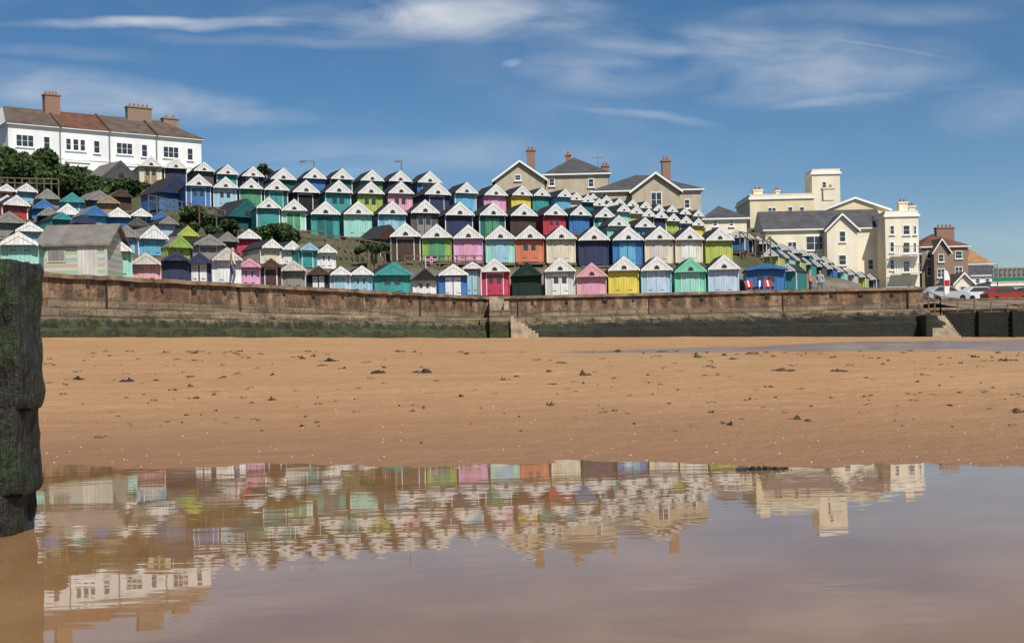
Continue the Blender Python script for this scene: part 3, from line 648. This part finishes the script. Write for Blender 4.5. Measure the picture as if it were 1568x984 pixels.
def person(u,Y,z,top,leg,yaw=0,hair=(.05,.03,.02)):
    x,_=SV(u,435,Y)
    J=[(0,0,.95),(0,0,1.15),(0,0,1.38),(0,.0,1.5),(0,-.01,1.6),(0,-.01,1.72),
       (-.18,0,1.4),(-.24,.03,1.12),(-.24,-.1,.88),(.18,0,1.4),(.24,.03,1.12),(.26,-.1,.9),
       (-.1,0,.88),(-.11,-.05,.48),(-.12,.05,.08),(-.12,-.12,.03),(.1,0,.88),(.12,.06,.48),(.12,.12,.08),(.12,-.04,.03)]
    E=[(0,1),(1,2),(2,3),(3,4),(4,5),(2,6),(6,7),(7,8),(2,9),(9,10),(10,11),(0,12),(12,13),(13,14),(14,15),(0,16),(16,17),(17,18),(18,19)]
    R=[.15,.14,.15,.06,.09,.085,.075,.05,.035,.075,.05,.035,.1,.065,.045,.035,.1,.065,.045,.035]
    me=bpy.data.meshes.new('person'); me.from_pydata(J,E,[]); o=bpy.data.objects.new('person',me); scene.collection.objects.link(o)
    md=o.modifiers.new('s','SKIN'); sv=me.skin_vertices[0].data
    for i,r in enumerate(R): sv[i].radius=(r,r*.75 if i<3 else r)
    sv[0].use_root=True
    o.modifiers.new('d','SUBSURF').levels=1; o.modifiers['d'].render_levels=2
    o.location=(x,Y,z); o.rotation_euler[2]=yaw
    m=bpy.data.materials.new('clothes_and_skin'); m.use_nodes=True
    global nt,L,tc
    nt=m.node_tree; L=nt.links; bs=nt.nodes['Principled BSDF']; tc=N(nt,'ShaderNodeTexCoord'); sp=N(nt,'ShaderNodeSeparateXYZ'); L.new(tc.outputs['Object'],sp.inputs[0])
    r=N(nt,'ShaderNodeValToRGB'); r.color_ramp.interpolation='CONSTANT'; L.new(mth('DIVIDE',sp.outputs[2],2.0),r.inputs[0])
    e=r.color_ramp.elements; e[0].color=(.05,.04,.04,1); e[1].position=.05; e[1].color=leg+(1,)
    for p,c in((.475,top),(.745,(.5,.3,.2)),(.86,hair)): q=e.new(p); q.color=c+(1,)
    L.new(r.outputs[0],bs.inputs['Base Color']); me.materials.append(m)
person(1226,80.5,ZT-.1,(.05,.05,.08),(.1,.1,.2)); person(1241,80,ZT-.1,(.6,.2,.15),(.05,.05,.1),1.2); person(357,Yf(357)+1.4,ZT-.06,(.6,.5,.4),(.1,.12,.2),2)
person(1256,81,ZT-.1,(.4,.4,.4),(.2,.2,.2),-.6)
# ------------------------------------------------------------ things on the sand
def onsand(u,v):
    for Y in np.arange(5.5,84,.1):
        x,z=SV(u,v,Y)
        if sandz(x,Y)>=z: return x,Y,sandz(x,Y)
    return None
weedm=[mat('seaweed_brown',(.075,.042,.016),.6,.5,20),mat('seaweed_dark',(.022,.018,.012),.6,.4,20),mat('seaweed_green',(.07,.09,.02),.6,.4,20)]
castm=mat('worm_cast_sand',(.20,.11,.05),.9,.4,20)
b=MB()
def clump(x,y,z,w,h,m):
    k=max(3,min(14,int(w/.04)))
    for i in range(k):
        cx=x+random.gauss(0,.22)*w; cy=y+random.uniform(-.5,.5)*w*1.2; r=random.uniform(.10,.26)*w/(1+.05*k); hh_=h*random.uniform(.25,1.1)*(1-min(.8,abs(cx-x)/w*1.5))
        n=7; ring=[(cx+r*random.uniform(.8,2.0)*math.cos(6.283*a/n),cy+r*random.uniform(.6,1.5)*math.sin(6.283*a/n),z-.008) for a in range(n)]
        top=(cx+random.uniform(-.3,.3)*r,cy,z+hh_); mid=[((p[0]+top[0])/2+random.uniform(-.15,.15)*r,(p[1]+top[1])/2,z+hh_*random.uniform(.3,.7)) for p in ring]
        for a in range(n):
            c=(a+1)%n; b.poly([ring[a],ring[c],mid[c],mid[a]],m); b.poly([mid[a],mid[c],top],m)
    for i in range(k//2+1):
        a=random.uniform(0,6.28); l=random.uniform(.3,.7)*w; cx,cy=x+random.uniform(-.3,.3)*w,y; t=.005+.01*w
        b.poly([(cx,cy-t,z+.004+h*.2),(cx,cy+t,z+.01+h*.2),(cx+l*math.cos(a),cy+l*math.sin(a),z+.006)],m)
for u,v,w,h,mi in[(650,571,36,8,1),(505,553,28,6,1),(118,581,30,6,1),(198,583,28,5,1),(1118,652,14,12,1),(843,622,16,9,0),(415,614,18,6,0),(1200,568,34,7,0),(770,582,14,10,0),(893,575,22,9,0),(1552,631,30,10,0),(1225,645,32,7,0),
    (290,592,14,8,0),(325,605,16,6,0),(237,614,12,6,0),(265,598,20,5,0),(578,571,28,6,1),(707,607,12,6,1),(1010,590,12,4,0),(1068,548,16,9,2),(1505,601,20,4,2),(935,561,12,5,0),(1405,586,18,5,0),(1285,569,28,6,0),(1540,552,24,6,0),(95,604,12,5,0),(160,669,30,4,2),(510,615,22,3,2),(403,660,12,3,0),(645,680,10,3,0),(1330,620,14,3,0)]:
    q=onsand(u,v)
    if q: s=q[1]/F; clump(q[0],q[1],q[2],w*s,h*s*1.1,weedm[mi])
for i in range(290):
    v=538+ (random.random()**1.7)*125; u=random.uniform(70,1568); q=onsand(u,v)
    if q and q[1]<60: s=q[1]/F; clump(q[0],q[1],q[2],random.uniform(4,18)*s,random.uniform(1.5,4.5)*s,random.choice([weedm[1],weedm[0],weedm[0],castm,castm]))
x,y=SV(1168,708,6.05)[0],6.05
for dx in np.linspace(-.12,.12,15): clump(x+dx,y,.0,.06,.024*(1-abs(dx)*5)+.006,weedm[1])
b.done('seaweed_clumps')
b=MB(); shell=mat('shell_white',(.6,.52,.4),.5); peb=mat('pebble_grey',(.17,.12,.09),.7)
for i in range(4200):
    y=6.0+random.random()**2*26; x=random.uniform(-.44,.44)*y
    if y<edge(x): continue
    z=sandz(x,y); r=random.uniform(.002,.0065)*(1+y/40); m=shell if random.random()<.2 else peb; a=random.random()*3
    p=[(x+r*math.cos(a+k*1.57)*random.uniform(.7,1.3),y+r*math.sin(a+k*1.57)*random.uniform(.7,1.3),z) for k in range(4)]; t=(x,y,z+r*.7)
    for k in range(4): b.poly([p[k],p[(k+1)%4],t],m)
b.done('shell_and_pebble_fragments')
# ------------------------------------------------------------ world, sun, camera
EL=math.radians(50); AZ=math.radians(24)
w=bpy.data.worlds.new('World'); scene.world=w; w.use_nodes=True; nt=w.node_tree; L=nt.links
bg=nt.nodes['Background']; bg.inputs['Strength'].default_value=.08
sky=N(nt,'ShaderNodeTexSky',sky_type='NISHITA'); sky.sun_disc=False; sky.sun_elevation=EL; sky.sun_rotation=math.pi-AZ; sky.ozone_density=3.0; sky.air_density=.9; sky.dust_density=.4
tcw=N(nt,'ShaderNodeTexCoord'); sp=N(nt,'ShaderNodeSeparateXYZ'); L.new(tcw.outputs['Generated'],sp.inputs[0])
ya=mth('MAXIMUM',mth('ABSOLUTE',sp.outputs[1]),.05)
cu=mth('DIVIDE',sp.outputs[0],ya); cv=mth('DIVIDE',sp.outputs[2],ya)
cb=N(nt,'ShaderNodeCombineXYZ'); L.new(cu,cb.inputs[0]); L.new(cv,cb.inputs[1])
def vn(sc,scale,rot=0,det=8,dist=0,ro=.6):
    mp=N(nt,'ShaderNodeMapping'); mp.inputs['Scale'].default_value=scale; mp.inputs['Rotation'].default_value=(0,0,rot); L.new(cb.outputs[0],mp.inputs[0])
    n=N(nt,'ShaderNodeTexNoise'); n.inputs['Scale'].default_value=sc; n.inputs['Detail'].default_value=det; n.inputs['Roughness'].default_value=ro; n.inputs['Distortion'].default_value=dist; L.new(mp.outputs[0],n.inputs['Vector']); return n
warp=vn(7,(1,2,1),0,3)
wv=N(nt,'ShaderNodeVectorMath',operation='SUBTRACT'); L.new(warp.outputs['Color'],wv.inputs[0]); wv.inputs[1].default_value=(.5,.5,.5)
wv2=N(nt,'ShaderNodeVectorMath',operation='MULTIPLY'); L.new(wv.outputs[0],wv2.inputs[0]); wv2.inputs[1].default_value=(.09,.022,0)
wv3=N(nt,'ShaderNodeVectorMath',operation='ADD'); L.new(cb.outputs[0],wv3.inputs[0]); L.new(wv2.outputs[0],wv3.inputs[1])
tot=None
for (u,v,a,bb,ro,st_) in[(330,32,400,12,.0,1.0),(690,28,330,44,-.04,.85),(1090,62,330,42,-.03,.7),(1250,102,290,75,-.05,.62),(930,112,170,40,-.1,.5),(1320,150,180,12,.05,.75),(150,145,300,48,-.12,.8),(300,170,220,22,-.08,.5),(1355,74,140,5,-.2,.8),
     (1000,176,130,11,-.15,.5),(785,98,22,9,0,.5),(620,240,460,45,0,.35),(1530,165,150,60,0,.4),(1250,20,340,24,0,.3),(450,60,300,14,-.05,.3),(100,80,260,12,-.06,.25)]:
    X,Zz=SV(u,v,1.0); mp=N(nt,'ShaderNodeMapping',vector_type='TEXTURE'); mp.inputs['Location'].default_value=(X,Zz-H,0); mp.inputs['Rotation'].default_value=(0,0,ro); mp.inputs['Scale'].default_value=(a/F,bb/F,1)
    L.new(wv3.outputs[0],mp.inputs[0]); g=N(nt,'ShaderNodeTexGradient',gradient_type='SPHERICAL'); L.new(mp.outputs[0],g.inputs[0])
    q=mth('MULTIPLY',mth('SMOOTH_MIN',mth('MULTIPLY',g.outputs['Fac'],1.4),1.0,.3),st_)
    tot=q if tot is None else mth('MAXIMUM',tot,q)
wisp=vn(8,(1,3.6,1),-.08,6,.6,.55); wisp2=vn(3,(1,2.5,1),.1,4,.3)
wm1=mrange(wisp.outputs['Fac'],.30,.72); wm2=mrange(wisp2.outputs['Fac'],.35,.6,.5,1)
cl=mth('MULTIPLY',mth('MULTIPLY',tot,wm1),mth('MULTIPLY',wm2,1.35),clamp=True)
amb=mth('MULTIPLY',mrange(wisp2.outputs['Fac'],.45,.75),mth('MULTIPLY',wm1,.28))
cl=mth('MULTIPLY',mth('MAXIMUM',cl,amb),.88)
hs_=N(nt,'ShaderNodeHueSaturation'); hs_.inputs['Saturation'].default_value=1.25; L.new(sky.outputs[0],hs_.inputs['Color'])
L.new(mixc(cl,hs_.outputs[0],(9.0,9.3,9.7)),bg.inputs['Color'])
sd=bpy.data.lights.new('sun','SUN'); sd.energy=5.0; sd.angle=math.radians(.5); sd.color=(1,.955,.88); so=bpy.data.objects.new('sun',sd); scene.collection.objects.link(so)
d=Vector((math.sin(AZ)*math.cos(EL),-math.cos(AZ)*math.cos(EL),math.sin(EL))); so.rotation_euler=d.to_track_quat('Z','Y').to_euler(); so.location=(0,-20,60)
cd=bpy.data.cameras.new('camera'); cam=bpy.data.objects.new('camera',cd); scene.collection.objects.link(cam); scene.camera=cam
cd.sensor_width=36; cd.lens=36*F/1568; cd.shift_y=(CYH-492)/1568; cd.clip_end=6000; cd.clip_start=.05
cam.location=(0,0,H)
right=Vector((c_,0,-s_)); up=Vector((s_,0,c_)); back=Vector((0,-1,0))
M=Matrix((right,up,back)).transposed(); cam.rotation_euler=M.to_euler()
